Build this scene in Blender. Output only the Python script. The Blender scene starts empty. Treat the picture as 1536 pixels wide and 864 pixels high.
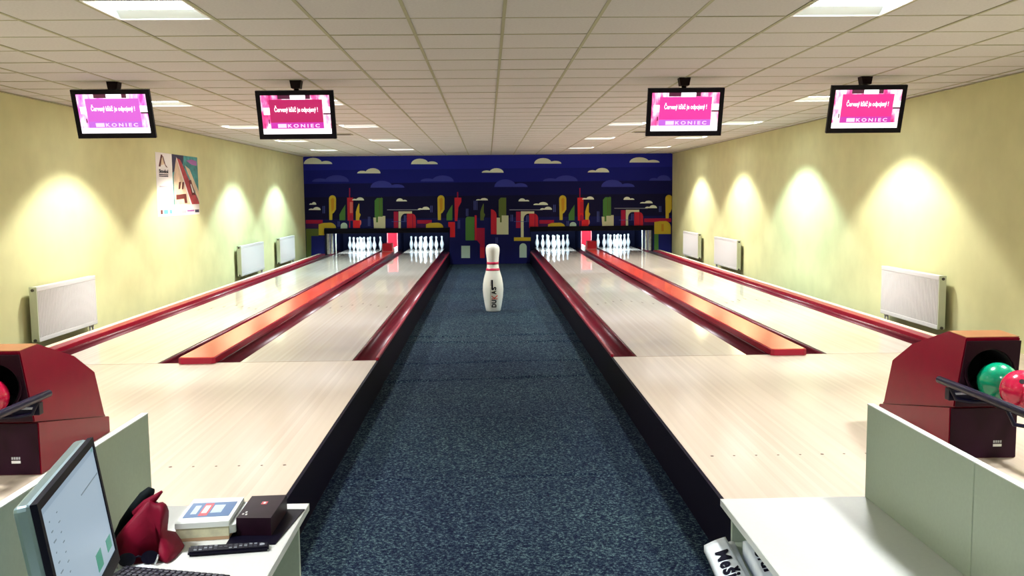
import bpy, bmesh, math, random
from mathutils import Vector, Matrix
random.seed(7)
scn = bpy.context.scene
col = scn.collection

# ------------------------------------------------------------------ camera
FPX, CX, CZ = 1388.25, -0.0563, 1.5364
PITCH, YAW, ROLL = 0.0988, 0.0257, -0.0102
_r = Vector((math.cos(YAW), -math.sin(YAW), 0)); _f0 = Vector((math.sin(YAW), math.cos(YAW), 0)); _u0 = Vector((0, 0, 1))
CF = math.cos(PITCH)*_f0 - math.sin(PITCH)*_u0
_u = math.sin(PITCH)*_f0 + math.cos(PITCH)*_u0
CR = math.cos(ROLL)*_r + math.sin(ROLL)*_u
CU = -math.sin(ROLL)*_r + math.cos(ROLL)*_u
CAM = Vector((CX, 0, CZ))
cd = bpy.data.cameras.new('camera'); cam = bpy.data.objects.new('camera', cd); col.objects.link(cam)
cd.sensor_width = 36; cd.lens = FPX*36/1536; cd.clip_start = .05; cd.clip_end = 100
cam.matrix_world = Matrix.Translation(CAM) @ Matrix((CR, CU, -CF)).transposed().to_4x4()
scn.camera = cam

# ------------------------------------------------------------------ world, view
w = bpy.data.worlds.new('world'); scn.world = w; w.use_nodes = True
w.node_tree.nodes['Background'].inputs[0].default_value = (.9, .95, 1, 1)
w.node_tree.nodes['Background'].inputs[1].default_value = .05
vs = scn.view_settings
vs.view_transform = 'Standard'; vs.look = 'None'; vs.gamma = 1; vs.use_curve_mapping = False
vs.exposure = 0.32
P_PANEL = 260.0         # watts of one recessed louvre panel
CUTOFF = math.radians(115)   # the louvres cut the light off at this full angle
P_PIN = 55.0

# ------------------------------------------------------------------ real measures (metres)
ZC, YM, XW, ZF = 2.655, 25.29, 5.0, -.30     # ceiling, mural wall, side walls, carpet
XIN, LW, DIV, G = 1.358, 1.0541, .7785, .235  # lane inner edge, lane width, lane-to-lane gap, gutter
YF, YA = 8.70, 4.10                            # foul line, rear edge of the approach
YREAR = -3.0
XO = XIN+LW; XI1 = XO+DIV; XO1 = XI1+LW        # lane edges counted from the aisle

# ------------------------------------------------------------------ materials
M = {}
def mat(name, color, rough=.5, metal=0, emit=None, estr=0, coat=0, coatr=.05, spec=None, noise=None, bump=None):
    m = bpy.data.materials.new(name); m.use_nodes = True; nt = m.node_tree; b = nt.nodes['Principled BSDF']
    b.inputs['Base Color'].default_value = (*color, 1); b.inputs['Roughness'].default_value = rough
    b.inputs['Metallic'].default_value = metal
    b.inputs['Coat Weight'].default_value = coat; b.inputs['Coat Roughness'].default_value = coatr
    if spec is not None: b.inputs['Specular IOR Level'].default_value = spec
    if emit: b.inputs['Emission Color'].default_value = (*emit, 1); b.inputs['Emission Strength'].default_value = estr
    if noise:   # (scale, amount): fine tint variation of the surface
        tc = nt.nodes.new('ShaderNodeTexCoord'); n = nt.nodes.new('ShaderNodeTexNoise'); n.inputs['Scale'].default_value = noise[0]; n.inputs['Detail'].default_value = 4
        nt.links.new(tc.outputs['Object'], n.inputs['Vector'])
        r = nt.nodes.new('ShaderNodeValToRGB'); k = noise[1]
        r.color_ramp.elements[0].position = .3; r.color_ramp.elements[1].position = .7
        r.color_ramp.elements[0].color = (*[c*(1-k) for c in color], 1); r.color_ramp.elements[1].color = (*[min(1, c*(1+k)) for c in color], 1)
        nt.links.new(n.outputs['Fac'], r.inputs[0]); nt.links.new(r.outputs[0], b.inputs['Base Color'])
        if bump:
            n2 = nt.nodes.new('ShaderNodeTexNoise'); n2.inputs['Scale'].default_value = bump[0]; nt.links.new(tc.outputs['Object'], n2.inputs['Vector'])
            bp = nt.nodes.new('ShaderNodeBump'); bp.inputs['Strength'].default_value = bump[1]; bp.inputs['Distance'].default_value = .01
            nt.links.new(n2.outputs['Fac'], bp.inputs['Height']); nt.links.new(bp.outputs[0], b.inputs['Normal'])
    M[name] = m; return m

def wood(name, c0, c1, board, coat, rough, coatr):
    m = bpy.data.materials.new(name); m.use_nodes = True; nt = m.node_tree; b = nt.nodes['Principled BSDF']; N = nt.nodes.new; L = nt.links.new
    tc = N('ShaderNodeTexCoord'); sp = N('ShaderNodeSeparateXYZ'); L(tc.outputs['Object'], sp.inputs[0])
    mu = N('ShaderNodeMath'); mu.operation = 'MULTIPLY'; mu.inputs[1].default_value = 1/board; L(sp.outputs['X'], mu.inputs[0])
    fl = N('ShaderNodeMath'); fl.operation = 'FLOOR'; L(mu.outputs[0], fl.inputs[0])
    wn = N('ShaderNodeTexWhiteNoise'); wn.noise_dimensions = '1D'; L(fl.outputs[0], wn.inputs['W'])
    mp = N('ShaderNodeMapping'); mp.inputs['Scale'].default_value = (60, 1.6, 60); L(tc.outputs['Object'], mp.inputs[0])
    ns = N('ShaderNodeTexNoise'); ns.inputs['Scale'].default_value = 1; ns.inputs['Detail'].default_value = 5; L(mp.outputs[0], ns.inputs['Vector'])
    ad = N('ShaderNodeMath'); ad.operation = 'MULTIPLY_ADD'; ad.inputs[1].default_value = .55; L(wn.outputs['Value'], ad.inputs[0])
    m2 = N('ShaderNodeMath'); m2.operation = 'MULTIPLY'; m2.inputs[1].default_value = .45; L(ns.outputs['Fac'], m2.inputs[0]); L(m2.outputs[0], ad.inputs[2])
    mx = N('ShaderNodeMix'); mx.data_type = 'RGBA'; L(ad.outputs[0], mx.inputs[0]); mx.inputs[6].default_value = (*c0, 1); mx.inputs[7].default_value = (*c1, 1)
    L(mx.outputs[2], b.inputs['Base Color']); b.inputs['Roughness'].default_value = rough
    b.inputs['Coat Weight'].default_value = coat; b.inputs['Coat Roughness'].default_value = coatr
    M[name] = m

def carpet_mat():
    m = bpy.data.materials.new('carpet'); m.use_nodes = True; nt = m.node_tree; b = nt.nodes['Principled BSDF']; N = nt.nodes.new; L = nt.links.new
    tc = N('ShaderNodeTexCoord')
    n1 = N('ShaderNodeTexNoise'); n1.inputs['Scale'].default_value = 62; n1.inputs['Detail'].default_value = 6; n1.inputs['Roughness'].default_value = .75; L(tc.outputs['Object'], n1.inputs['Vector'])
    r = N('ShaderNodeValToRGB'); e = r.color_ramp.elements
    e[0].position = .38; e[0].color = (.002, .002, .014, 1); e[1].position = .66; e[1].color = (.115, .19, .18, 1)
    k = r.color_ramp.elements.new(.52); k.color = (.013, .024, .040, 1)
    L(n1.outputs['Fac'], r.inputs[0])
    n2 = N('ShaderNodeTexNoise'); n2.inputs['Scale'].default_value = .55; n2.inputs['Detail'].default_value = 3; L(tc.outputs['Object'], n2.inputs['Vector'])
    mx = N('ShaderNodeMix'); mx.data_type = 'RGBA'; mx.blend_type = 'MULTIPLY'; mx.inputs[0].default_value = .6
    r2 = N('ShaderNodeValToRGB'); r2.color_ramp.elements[0].position = .35; r2.color_ramp.elements[1].position = .65
    r2.color_ramp.elements[0].color = (.6, .55, .8, 1); r2.color_ramp.elements[1].color = (1, 1, 1, 1); L(n2.outputs['Fac'], r2.inputs[0])
    L(r.outputs[0], mx.inputs[6]); L(r2.outputs[0], mx.inputs[7]); L(mx.outputs[2], b.inputs['Base Color'])
    b.inputs['Roughness'].default_value = .95; b.inputs['Specular IOR Level'].default_value = .05
    pass
    bp = N('ShaderNodeBump'); bp.inputs['Strength'].default_value = .5; bp.inputs['Distance'].default_value = .01; L(n1.outputs['Fac'], bp.inputs['Height']); L(bp.outputs[0], b.inputs['Normal'])
    M['carpet'] = m

def sky_print():   # printed night sky of the mural: three flat navy bands
    m = bpy.data.materials.new('night_sky_print'); m.use_nodes = True; nt = m.node_tree; b = nt.nodes['Principled BSDF']; N = nt.nodes.new; L = nt.links.new
    tc = N('ShaderNodeTexCoord'); sp = N('ShaderNodeSeparateXYZ'); L(tc.outputs['Object'], sp.inputs[0])
    r = N('ShaderNodeValToRGB'); r.color_ramp.interpolation = 'CONSTANT'
    mr = N('ShaderNodeMapRange'); mr.inputs[1].default_value = -.3; mr.inputs[2].default_value = 2.7; L(sp.outputs['Z'], mr.inputs[0]); L(mr.outputs[0], r.inputs[0])
    e = r.color_ramp.elements; e[0].position = 0; e[0].color = (.006, .008, .085, 1)
    e[1].position = .86; e[1].color = (.014, .020, .30, 1)
    for p_, c_ in ((.42, (.004, .004, .035)), (.62, (.004, .005, .075)), (.74, (.008, .012, .20))):
        k = e.new(p_); k.color = (*c_, 1)
    L(r.outputs[0], b.inputs['Base Color']); b.inputs['Roughness'].default_value = .6; b.inputs['Specular IOR Level'].default_value = .12
    M['night_sky_print'] = m

wood('lane_wood', (.47, .40, .33), (.60, .53, .46), .0265, .9, .42, .03)
wood('approach_wood', (.43, .345, .26), (.54, .45, .355), .0265, .35, .45, .16)
carpet_mat(); sky_print()
mat('wall_paint', (.60, .60, .335), .8, spec=.2, noise=(3, .05), bump=(180, .12))
mat('wall_rear_paint', (.55, .55, .40), .8, noise=(3, .05))
mat('tile', (.57, .565, .56), .95, spec=.1, noise=(60, .05), bump=(240, .25))
mat('tee', (.36, .36, .24), .6, spec=.2)
mat('ceiling_void', (.30, .28, .20), .9)
mat('trim_white', (.80, .80, .78), .35)
mat('reflector', (.70, .76, .73), .45)
mat('diffuser', (.95, .97, 1), .4, emit=(.93, .98, 1), estr=14.0)
mat('gutter_red', (.12, .003, .014), .34, spec=.3, noise=(8, .12))
mat('rail_red', (.27, .002, .02), .3, coat=.05, spec=.3, noise=(6, .08))
mat('cap_orange', (.64, .065, .042), .22, coat=.5, coatr=.08, noise=(1.5, .05))
mat('beige_strip', (.72, .62, .48), .5)
mat('side_black', (.0035, .002, .009), .6, spec=.08)
mat('pit_dark', (.003, .004, .022), .7, spec=.1)
mat('hood_black', (.002, .002, .007), .6, spec=.1)
mat('pit_red', (.44, .007, .022), .4, spec=.2)
mat('pink_edge', (.60, .16, .17), .4)
mat('machine_white', (.80, .82, .74), .5, noise=(15, .2))
mat('pin_white', (.88, .92, .95), .22, coat=.5)
mat('big_pin_white', (.86, .88, .84), .3, coat=.3)
mat('stripe_red', (.62, .015, .09), .35)
mat('ink_black', (.004, .004, .014), .7, spec=.08)
mat('ink_grey', (.45, .45, .48), .6)
mat('ink_red', (.75, .10, .08), .5)
mat('dark_dot', (.10, .06, .05), .6)
mat('foul_joint', (.20, .15, .10), .6)
mat('tv_black', (.003, .002, .007), .4, spec=.12)
mat('mount_black', (.010, .003, .005), .6, spec=.15)
mat('radiator_white', (.56, .555, .57), .4)
mat('radiator_side', (.62, .68, .55), .5)
mat('valve_dark', (.05, .04, .04), .4)
mat('return_red', (.18, .0005, .014), .25, coat=.05, coatr=.1, spec=.2, noise=(10, .05))
mat('return_top_reflection', (.30, .11, .045), .25, coat=.6, coatr=.1)  # tan reflection of the room on the red top, put into the colour
mat('return_dark', (.018, .002, .010), .5, spec=.15)
mat('hole_black', (.004, .004, .006), .8)
mat('rack_black', (.004, .003, .016), .4, spec=.25)
mat('steel', (.6, .62, .65), .3, metal=.9)
mat('ball_green', (.0, .26, .13), .2, coat=.3, noise=(30, .15))
mat('ball_red', (.50, .008, .05), .2, coat=.3, noise=(14, .25))
mat('ball_hole', (.01, .004, .006), .7)
mat('laminate', (.76, .78, .74), .38, noise=(90, .02))
mat('laminate_grey', (.50, .58, .48), .45, spec=.25, noise=(90, .03))
mat('laminate_edge', (.80, .83, .80), .35)
mat('monitor_silver', (.25, .36, .40), .3, metal=.6)
mat('monitor_black', (.003, .004, .015), .45, spec=.12)
mat('plastic_black', (.004, .003, .012), .5, spec=.15, noise=(60, .2))
mat('plastic_plum', (.014, .003, .010), .45, spec=.2, noise=(30, .2))
mat('key_grey', (.30, .33, .38), .5)
mat('key_dark', (.035, .035, .055), .45)
mat('carton_white', (.82, .86, .84), .6)
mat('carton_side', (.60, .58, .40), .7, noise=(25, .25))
mat('carton_brown', (.45, .28, .16), .7)
mat('label_blue', (.06, .16, .36), .45)
mat('label_light', (.55, .68, .78), .5)
mat('label_red', (.7, .10, .12), .5)
mat('bag_red', (.19, .001, .02), .6, spec=.2, noise=(9, .3))
mat('strap_dark', (.004, .008, .010), .7, spec=.15)
mat('paper', (.80, .87, .93), .6, noise=(18, .08))
mat('glass_dark', (.004, .003, .010), .12, spec=.4)
for n_, c_ in dict(art_cloud=(.74, .80, .66), art_cloud_dim=(.035, .045, .33), art_yellow=(.55, .42, .035), art_ochre=(.50, .25, .02), art_green=(.07, .20, .045),
                   art_olive=(.10, .14, .035), art_red=(.50, .018, .04), art_crimson=(.35, .01, .05), art_scarlet=(.66, .02, .03), art_pink=(.65, .15, .13),
                   art_cream=(.58, .60, .40), art_navy=(.010, .015, .16), art_violet=(.045, .008, .08), art_black=(.003, .003, .012), art_line=(.22, .25, .32),
                   art_windows=(.06, .08, .30), art_mint=(.42, .58, .52)).items():
    mat(n_, c_, .6, spec=.15)

# ------------------------------------------------------------------ mesh helpers
def mesh(name, verts, faces, smooth=False):
    me = bpy.data.meshes.new(name); me.from_pydata([tuple(v) for v in verts], [], faces)
    bm = bmesh.new(); bm.from_mesh(me); bmesh.ops.recalc_face_normals(bm, faces=bm.faces); bm.to_mesh(me); bm.free()
    if smooth:
        for p in me.polygons: p.use_smooth = True
    return me
def obj(name, me, m, parent=None):
    o = bpy.data.objects.new(name, me); col.objects.link(o)
    if m: me.materials.clear(); me.materials.append(M[m])
    if parent is not None: put(o, parent)
    return o
def put(o, parent):
    o.parent = parent
    t = parent; mw = t.matrix_basis.copy()
    o.matrix_parent_inverse = Matrix.Translation(mw.to_translation()).inverted() if parent.type == 'EMPTY' else Matrix.Identity(4)
def thing(name, label, cat, loc=(0, 0, 0), group=None):
    o = bpy.data.objects.new(name, None); col.objects.link(o); o.location = loc; o.empty_display_size = .1
    o['label'] = label; o['category'] = cat
    if group: o['group'] = group
    o.matrix_basis = Matrix.Translation(Vector(loc))
    return o
def tag(o, label, cat, group=None):
    o['label'] = label; o['category'] = cat
    if group: o['group'] = group
    return o
def struct(o, label=None, cat=None):
    o['kind'] = 'structure'
    if label: o['label'] = label
    if cat: o['category'] = cat
    return o
BOXF = [(0, 1, 3, 2), (4, 6, 7, 5), (0, 4, 5, 1), (2, 3, 7, 6), (0, 2, 6, 4), (1, 5, 7, 3)]
def boxme(x0, x1, y0, y1, z0, z1, bev=0, seg=2):
    me = mesh('box', [(x, y, z) for x in (x0, x1) for y in (y0, y1) for z in (z0, z1)], BOXF)
    if bev:
        bm = bmesh.new(); bm.from_mesh(me)
        bmesh.ops.bevel(bm, geom=bm.edges[:], offset=bev, segments=seg, affect='EDGES', profile=.5); bm.to_mesh(me); bm.free()
    return me
def box(name, x0, x1, y0, y1, z0, z1, m, parent=None, bev=0):
    return obj(name, boxme(x0, x1, y0, y1, z0, z1, bev), m, parent)
def joinme(mes):
    bm = bmesh.new()
    for me in mes: bm.from_mesh(me)
    out = bpy.data.meshes.new('joined'); bm.to_mesh(out); bm.free(); return out
def prism(poly, axis, a, b):
    """extrude a 2-D polygon along an axis; axis 'x': (y,z); 'y': (x,z); 'z': (x,y)"""
    def P(u, v, t): return {'x': (t, u, v), 'y': (u, t, v), 'z': (u, v, t)}[axis]
    n = len(poly); vs_ = [P(u, v, a) for u, v in poly]+[P(u, v, b) for u, v in poly]
    return mesh('prism', vs_, [tuple(range(n)), tuple(range(n, 2*n))]+[(i, (i+1) % n, n+(i+1) % n, n+i) for i in range(n)])
def tubeme(pts, r, n=10, cap=True):
    pts = [Vector(p) for p in pts]; V = []; F = []
    up = Vector((0, 0, 1))
    for i, p in enumerate(pts):
        t = (pts[min(i+1, len(pts)-1)]-pts[max(i-1, 0)]).normalized()
        a = t.cross(up); a = a.normalized() if a.length > 1e-3 else t.cross(Vector((1, 0, 0))).normalized(); b = t.cross(a)
        rr = r[i] if isinstance(r, (list, tuple)) else r
        V += [p+rr*(math.cos(2*math.pi*k/n)*a+math.sin(2*math.pi*k/n)*b) for k in range(n)]
    for i in range(len(pts)-1):
        F += [(i*n+k, i*n+(k+1) % n, (i+1)*n+(k+1) % n, (i+1)*n+k) for k in range(n)]
    if cap: F += [tuple(range(n)), tuple(range((len(pts)-1)*n, len(pts)*n))]
    return mesh('tube', V, F, True)
def lathe(prof, n=24, c=(0, 0, 0)):
    V = []; F = []
    for r, z in prof: V += [(c[0]+r*math.cos(2*math.pi*k/n), c[1]+r*math.sin(2*math.pi*k/n), c[2]+z) for k in range(n)]
    for i in range(len(prof)-1): F += [(i*n+k, i*n+(k+1) % n, (i+1)*n+(k+1) % n, (i+1)*n+k) for k in range(n)]
    F += [tuple(range(n)), tuple(range((len(prof)-1)*n, len(prof)*n))]
    return mesh('lathe', V, F, True)
def disc(c, r, axis, t, n=16):
    """short cylinder of radius r, thickness t along axis"""
    poly = [(r*math.cos(2*math.pi*k/n), r*math.sin(2*math.pi*k/n)) for k in range(n)]
    i = 'xyz'.index(axis); oth = [j for j in range(3) if j != i]
    return prism([(c[oth[0]]+u, c[oth[1]]+v) for u, v in poly], axis, c[i], c[i]+t)
def textme(s, size, depth=.001, offset=0, shear=0, space=1):
    c = bpy.data.curves.new('lettering', 'FONT'); c.body = s; c.size = size; c.extrude = depth; c.offset = offset; c.shear = shear; c.space_character = space
    c.align_x = 'CENTER'; c.align_y = 'CENTER'; c.resolution_u = 3
    o = bpy.data.objects.new('tmp', c); me = bpy.data.meshes.new_from_object(o); bpy.data.objects.remove(o); bpy.data.curves.remove(c)
    return me
def fitted(s, x0, x1, y0, y1, depth=.001, offset=0, shear=0, space=1):
    me = textme(s, 1.0, depth, offset, shear, space); xs = [v.co.x for v in me.vertices]; ys = [v.co.y for v in me.vertices]
    a, b, c, d = min(xs), max(xs), min(ys), max(ys)
    for v in me.vertices: v.co.x = x0+(v.co.x-a)/(b-a)*(x1-x0); v.co.y = y0+(v.co.y-c)/(d-c)*(y1-y0)
    return me
def xf(me, mtx): me.transform(mtx); return me
def at(px, py, axis, val):
    d = CF+CR*((px-768)/FPX)-CU*((py-432)/FPX); i = 'xyz'.index(axis); return CAM+d*((val-CAM[i])/d[i])

# ================================================================== STRUCTURE
# --- carpet: one cloth with shallow creases across the aisle
def crease(x, y):
    z = 0
    for yc, amp, wd, sl, cv in ((12.15, .022, .035, .05, .02), (11.6, .022, .035, -.04, .015), (10.2, .018, .03, .05, -.02), (9.25, .022, .028, .12, .02),
                                (13.4, .008, .07, .02, .01), (14.3, .008, .06, -.05, .01), (5.95, .009, .018, .02, .006), (7.6, .005, .05, -.06, .01), (16.3, .009, .08, .03, .02), (18.5, .01, .08, -.03, .02)):
        d = (y-yc-sl*x-cv*math.sin(3*x+yc))/wd
        if abs(d) < 4: z += amp*math.exp(-d*d)*(.75+.25*math.sin(5*x+2*yc))
    return z
nx, ny = 24, 1500
V = []; F = []
for j in range(ny+1):
    y = YA+(YM-YA)*j/ny
    for i in range(nx+1):
        x = -1.12+2.24*i/nx; V.append((x, y, ZF+crease(x, y)))
for j in range(ny):
    for i in range(nx): a = j*(nx+1)+i; F.append((a, a+1, a+nx+2, a+nx+1))
k = len(V); V += [(-XW, YREAR, ZF), (XW, YREAR, ZF), (XW, YA, ZF), (-XW, YA, ZF)]; F.append((k, k+1, k+2, k+3))
floor = struct(obj('floor', mesh('floor', V, F, True), 'carpet'), 'dark blue-green speckled carpet running down the middle aisle', 'carpet')

# --- walls
wl = struct(box('wall_left', -XW-.15, -XW, YREAR, 29, ZF, ZC+.1, 'wall_paint'))
wr = struct(box('wall_right', XW, XW+.15, YREAR, 29, ZF, ZC+.1, 'wall_paint'))
wre = struct(box('wall_rear', -XW, XW, YREAR-.15, YREAR, ZF, ZC+.1, 'wall_rear_paint'))

# --- ceiling: dark void, tee bars, tiles
ceil = struct(box('ceiling', -XW, XW, YREAR, 29, ZC+.09, ZC+.15, 'ceiling_void'))
TX0, TY0, TS = .062, 5.963, .6
LIGHT_X = [-4.138, -2.338, 1.862, 3.662]            # left edges of the light cells
LIGHT_Y = [-1.837, 1.763, 5.363, 10.763, 14.363, 17.963, 21.563]
VENTS = [(-2.938, 16.163), (2.462, 16.163)]
cells = []
xs = [TX0+TS*i for i in range(-9, 10)]; ys = [TY0+TS*j for j in range(-15, 33)]
def near(a, b): return abs(a-b) < .02
for y0 in ys:
    for x0 in xs:
        a, b = max(x0, -XW), min(x0+TS, XW); c, d = max(y0, YREAR), min(y0+TS, YM)
        if b-a < .03 or d-c < .03: continue
        if any(near(x0, lx) for lx in LIGHT_X) and any(near(y0, ly) for ly in LIGHT_Y): continue
        cells.append((a, b, c, d))
g = .004
rank = [c for c in cells if c[3] > 5.0 and abs((c[0]+c[1])/2-.1) < .62*c[3]+.3]
rank.sort(key=lambda c: c[3]); solo = set(rank[:300])
shared = {}
for c in cells:
    if c in solo:
        key = (round(c[1]-c[0], 3), round(c[3]-c[2], 3))
        if key not in shared:
            shared[key] = boxme(g, key[0]-g, g, key[1]-g, 0, .014); shared[key].materials.append(M['tile'])
        o = bpy.data.objects.new('ceiling_tile', shared[key]); col.objects.link(o); o.parent = ceil
        o.location = (c[0], c[2], ZC+random.choice((0, 0, 0, .001, .002)))
rest = obj('ceiling_tile_field', joinme([boxme(a+g, b-g, c+g, d-g, ZC, ZC+.014) for a, b, c, d in cells if (a, b, c, d) not in solo]), 'tile', ceil); rest['kind'] = 'stuff'
for x in xs:
    if abs(x) < XW: box('tee_bar', x-.011, x+.011, YREAR, YM, ZC-.004, ZC+.02, 'tee', ceil)
for y in ys:
    if YREAR < y < YM: box('cross_bar', -XW, XW, y-.008, y+.008, ZC-.002, ZC+.02, 'tee', ceil)
for s, x in (('left', -XW), ('right', XW)):
    t = struct(box('trim_1' if s == 'left' else 'trim_2', *sorted((x, x+(.03 if s == 'left' else -.03))), YREAR, YM, ZC-.012, ZC-.004, 'tee'))

# --- back wall: masking panels around two pin openings
OPX0, OPX1, HZ0, HZ1 = 1.10, 4.48, .575, .705
wb = struct(box('wall_back', -XW, XW, YM, YM+.06, HZ1, ZC+.02, 'night_sky_print'))
box('masking_panel', -OPX0, OPX0, YM, YM+.06, ZF, HZ1, 'night_sky_print', wb)
box('masking_panel', -XW, -OPX1, YM, YM+.06, -.15, HZ1, 'night_sky_print', wb)
box('masking_panel', OPX1, XW, YM, YM+.06, -.15, HZ1, 'night_sky_print', wb)
for s in (-1, 1):
    box('hood', *sorted((s*OPX0, s*OPX1)), YM-.10, YM+.08, HZ0, HZ1, 'hood_black', wb, .008)
    # pit lining behind the opening
    pit = struct(box('floor_pit_left' if s < 0 else 'floor_pit_right', *sorted((s*(OPX0-.02), s*(OPX1+.06))), 27.97, 28.9, -.6, -.55, 'pit_dark'))
    a, b = sorted((s*(OPX0-.02), s*(OPX1+.06)))
    box('pit_ceiling', a, b, YM+.07, 28.9, 1.2, 1.25, 'pit_dark', pit)
    box('pit_curtain', a, b, 28.6, 28.65, -.6, 1.2, 'pit_dark', pit)
    box('kickback', *sorted((s*(OPX0-.02), s*(OPX0+.02))), YM+.06, 28.6, -.3, 1.2, 'pit_dark', pit)
    box('kickback', *sorted((s*(OPX1+.02), s*(OPX1+.06))), YM+.06, 28.6, -.3, 1.2, 'pit_dark', pit)
    xc = s*(XO+DIV/2)
    box('kickback', xc-.15, xc+.15, 26.84, 28.6, -.3, 1.2, 'pit_dark', pit)

# --- painted city on the masking panels (flat print, built as thin sheets)
layer = [0]
def art(name, pts, m, lift=1):
    P = [at(x, y, 'y', YM) for x, y in pts]
    layer[0] += 1
    t = .0012*lift + .00001*layer[0]
    # a thin sheet just proud of the panel
    me = prism([(p.x, p.z) for p in P], 'y', YM-t, YM+.002)
    return obj(name, me, m, wb)
def arc(cx, cy, rx, ry, a0, a1, n=10):
    return [(cx+rx*math.cos(math.radians(a0+(a1-a0)*i/n)), cy-ry*math.sin(math.radians(a0+(a1-a0)*i/n))) for i in range(n+1)]
def rect(x0, y0, x1, y1): return [(x0, y0), (x1, y0), (x1, y1), (x0, y1)]
def cloud(x0, x1, y0, y1, m='art_cloud', big_left=True):
    w_ = x1-x0; h = y1-y0
    if big_left: A = arc(x0+w_*.33, y1, w_*.33, h, 180, 0); B = arc(x0+w_*.78, y1, w_*.22, h*.5, 180, 0)
    else: A = arc(x0+w_*.22, y1, w_*.22, h*.5, 180, 0); B = arc(x0+w_*.67, y1, w_*.33, h, 180, 0)
    art('painted_cloud', A, m, 3); art('painted_cloud', B, m, 3)
def C1(u, v): return (440+u/4.8, 220+v/4.8)
def C2(u, v): return (730+u/4.8, 220+v/4.8)
for (f, u0, u1, v0, v1, m, bl) in ((C1, 75, 280, 80, 125, 'art_cloud', 1), (C1, 460, 628, 155, 192, 'art_cloud', 0), (C1, 848, 1040, 86, 126, 'art_cloud', 1),
        (C1, 135, 400, 205, 252, 'art_cloud_dim', 0), (C1, 555, 800, 245, 295, 'art_cloud_dim', 1), (C1, 915, 1155, 207, 250, 'art_cloud_dim', 0),
        (C2, -35, 122, 155, 187, 'art_cloud', 0), (C2, 342, 538, 82, 122, 'art_cloud', 1), (C2, 728, 882, 153, 185, 'art_cloud', 0), (C2, 1028, 1245, 76, 114, 'art_cloud', 1),
        (C2, 55, 295, 235, 290, 'art_cloud_dim', 1), (C2, 405, 655, 207, 248, 'art_cloud_dim', 0), (C2, 825, 1065, 238, 290, 'art_cloud_dim', 1), (C2, 1170, 1325, 205, 245, 'art_cloud_dim', 0)):
    (x0, y0), (x1, y1) = f(u0, v0), f(u1, v1); cloud(x0, x1, y0, y1, m, bool(bl))

def tower_yellow(x, dy=0, clip=None):      # x = left edge
    y = dy; R_ = 10.6 if clip is None else clip
    pts = [(x+.6, 330+y), (x, 300+y)] + arc(x+5.3, 298.5+y, 5.3, 5.6, 180, 0)
    pts += [(x+10.6, 314+y), (x+7.5, 319+y), (x+5.2, 320.5+y), (x+5, 330+y)]
    pts = [(min(a, x+R_), b) for a, b in pts]
    art('painted_tower', pts, 'art_yellow', 2)
    if clip is None: art('painted_tower_face', [(x+3, 299+y), (x+6, 296.5+y), (x+8, 299+y), (x+7.5, 314+y), (x+4, 318+y)], 'art_ochre', 3)
def leaf_green(x, y=0, m='art_green'): art('painted_spire', [(x, 330.5+y), (x, 321.5+y), (x+3.5, 315+y), (x+8.8, 307+y), (x+8.8, 330.5+y)], m, 2)
def tower_red(x, y=0, m='art_red'):
    art('painted_antenna', rect(x+3.1, 282+y, x+4.6, 297+y), 'art_crimson', 2)
    art('painted_tower', [(x, 296.5+y), (x+9.2, 296.5+y), (x+9.2, 331+y), (x+.8, 331+y)], m, 2)
    art('painted_tower_face', rect(x+4.2, 303+y, x+8.4, 319.5+y), 'art_pink' if m == 'art_red' else 'art_red', 3)
    art('painted_doorway', [(x+4, 331+y), (x+4, 324+y), (x+6.2, 321.5+y), (x+8.3, 324+y), (x+8.3, 331+y)], 'art_crimson', 4)
    art('painted_post', rect(x+3.2, 331+y, x+4.6, 341.5+y), 'art_crimson', 2)
def blade_yellow(x, y=0, m='art_yellow'): art('painted_spire', [(x, 330.5+y), (x, 318+y), (x+2, 311+y), (x+4.6, 305+y), (x+5.2, 306.5+y), (x+5.2, 319+y), (x+7.3, 322+y), (x+5.2, 327+y), (x+5.2, 330.5+y)], m, 2)
def block_red(x, y=0):
    art('painted_house', rect(x, 330.5+y, x+10.4, 342+y), 'art_scarlet', 2); art('painted_bulge', arc(x+10.4, 334+y, 2, 4, 90, -90), 'art_pink', 2)
def arch_white(x, y=0): art('painted_arch', [(x, 342.7+y)]+arc(x+5, 338.5+y, 5, 4.5, 180, 0)+[(x+10, 342.7+y)], 'art_mint', 2)
def windows(x, y0, y1, n=2):
    for i in range(n): art('painted_window_strip', rect(x+i*2.2, y0, x+i*2.2+1.1, y1), 'art_windows', 2)
def cactus_block(x, y=0, m='art_green'):   # x = left edge of the pale block
    art('painted_block', [(x, 326.3+y), (x+7, 326.3+y), (x+7, 324+y), (x+18, 324+y), (x+18, 342.4+y), (x+1, 342.4+y)], 'art_cream', 2)
    art('painted_tower', [(x+2, 326+y), (x+2, 301+y), (x+5.5, 297+y), (x+14, 297+y), (x+14, 325+y), (x+7, 325+y), (x+7, 333.5+y), (x+4.2, 333.5+y), (x+4.2, 326+y)], m, 3)
    art('painted_tower_face', rect(x+8.6, 297.4+y, x+9.6, 324+y), 'art_olive', 4); art('painted_tower_face', rect(x+12, 296+y, x+12.7, 324+y), 'art_olive', 4)
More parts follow.
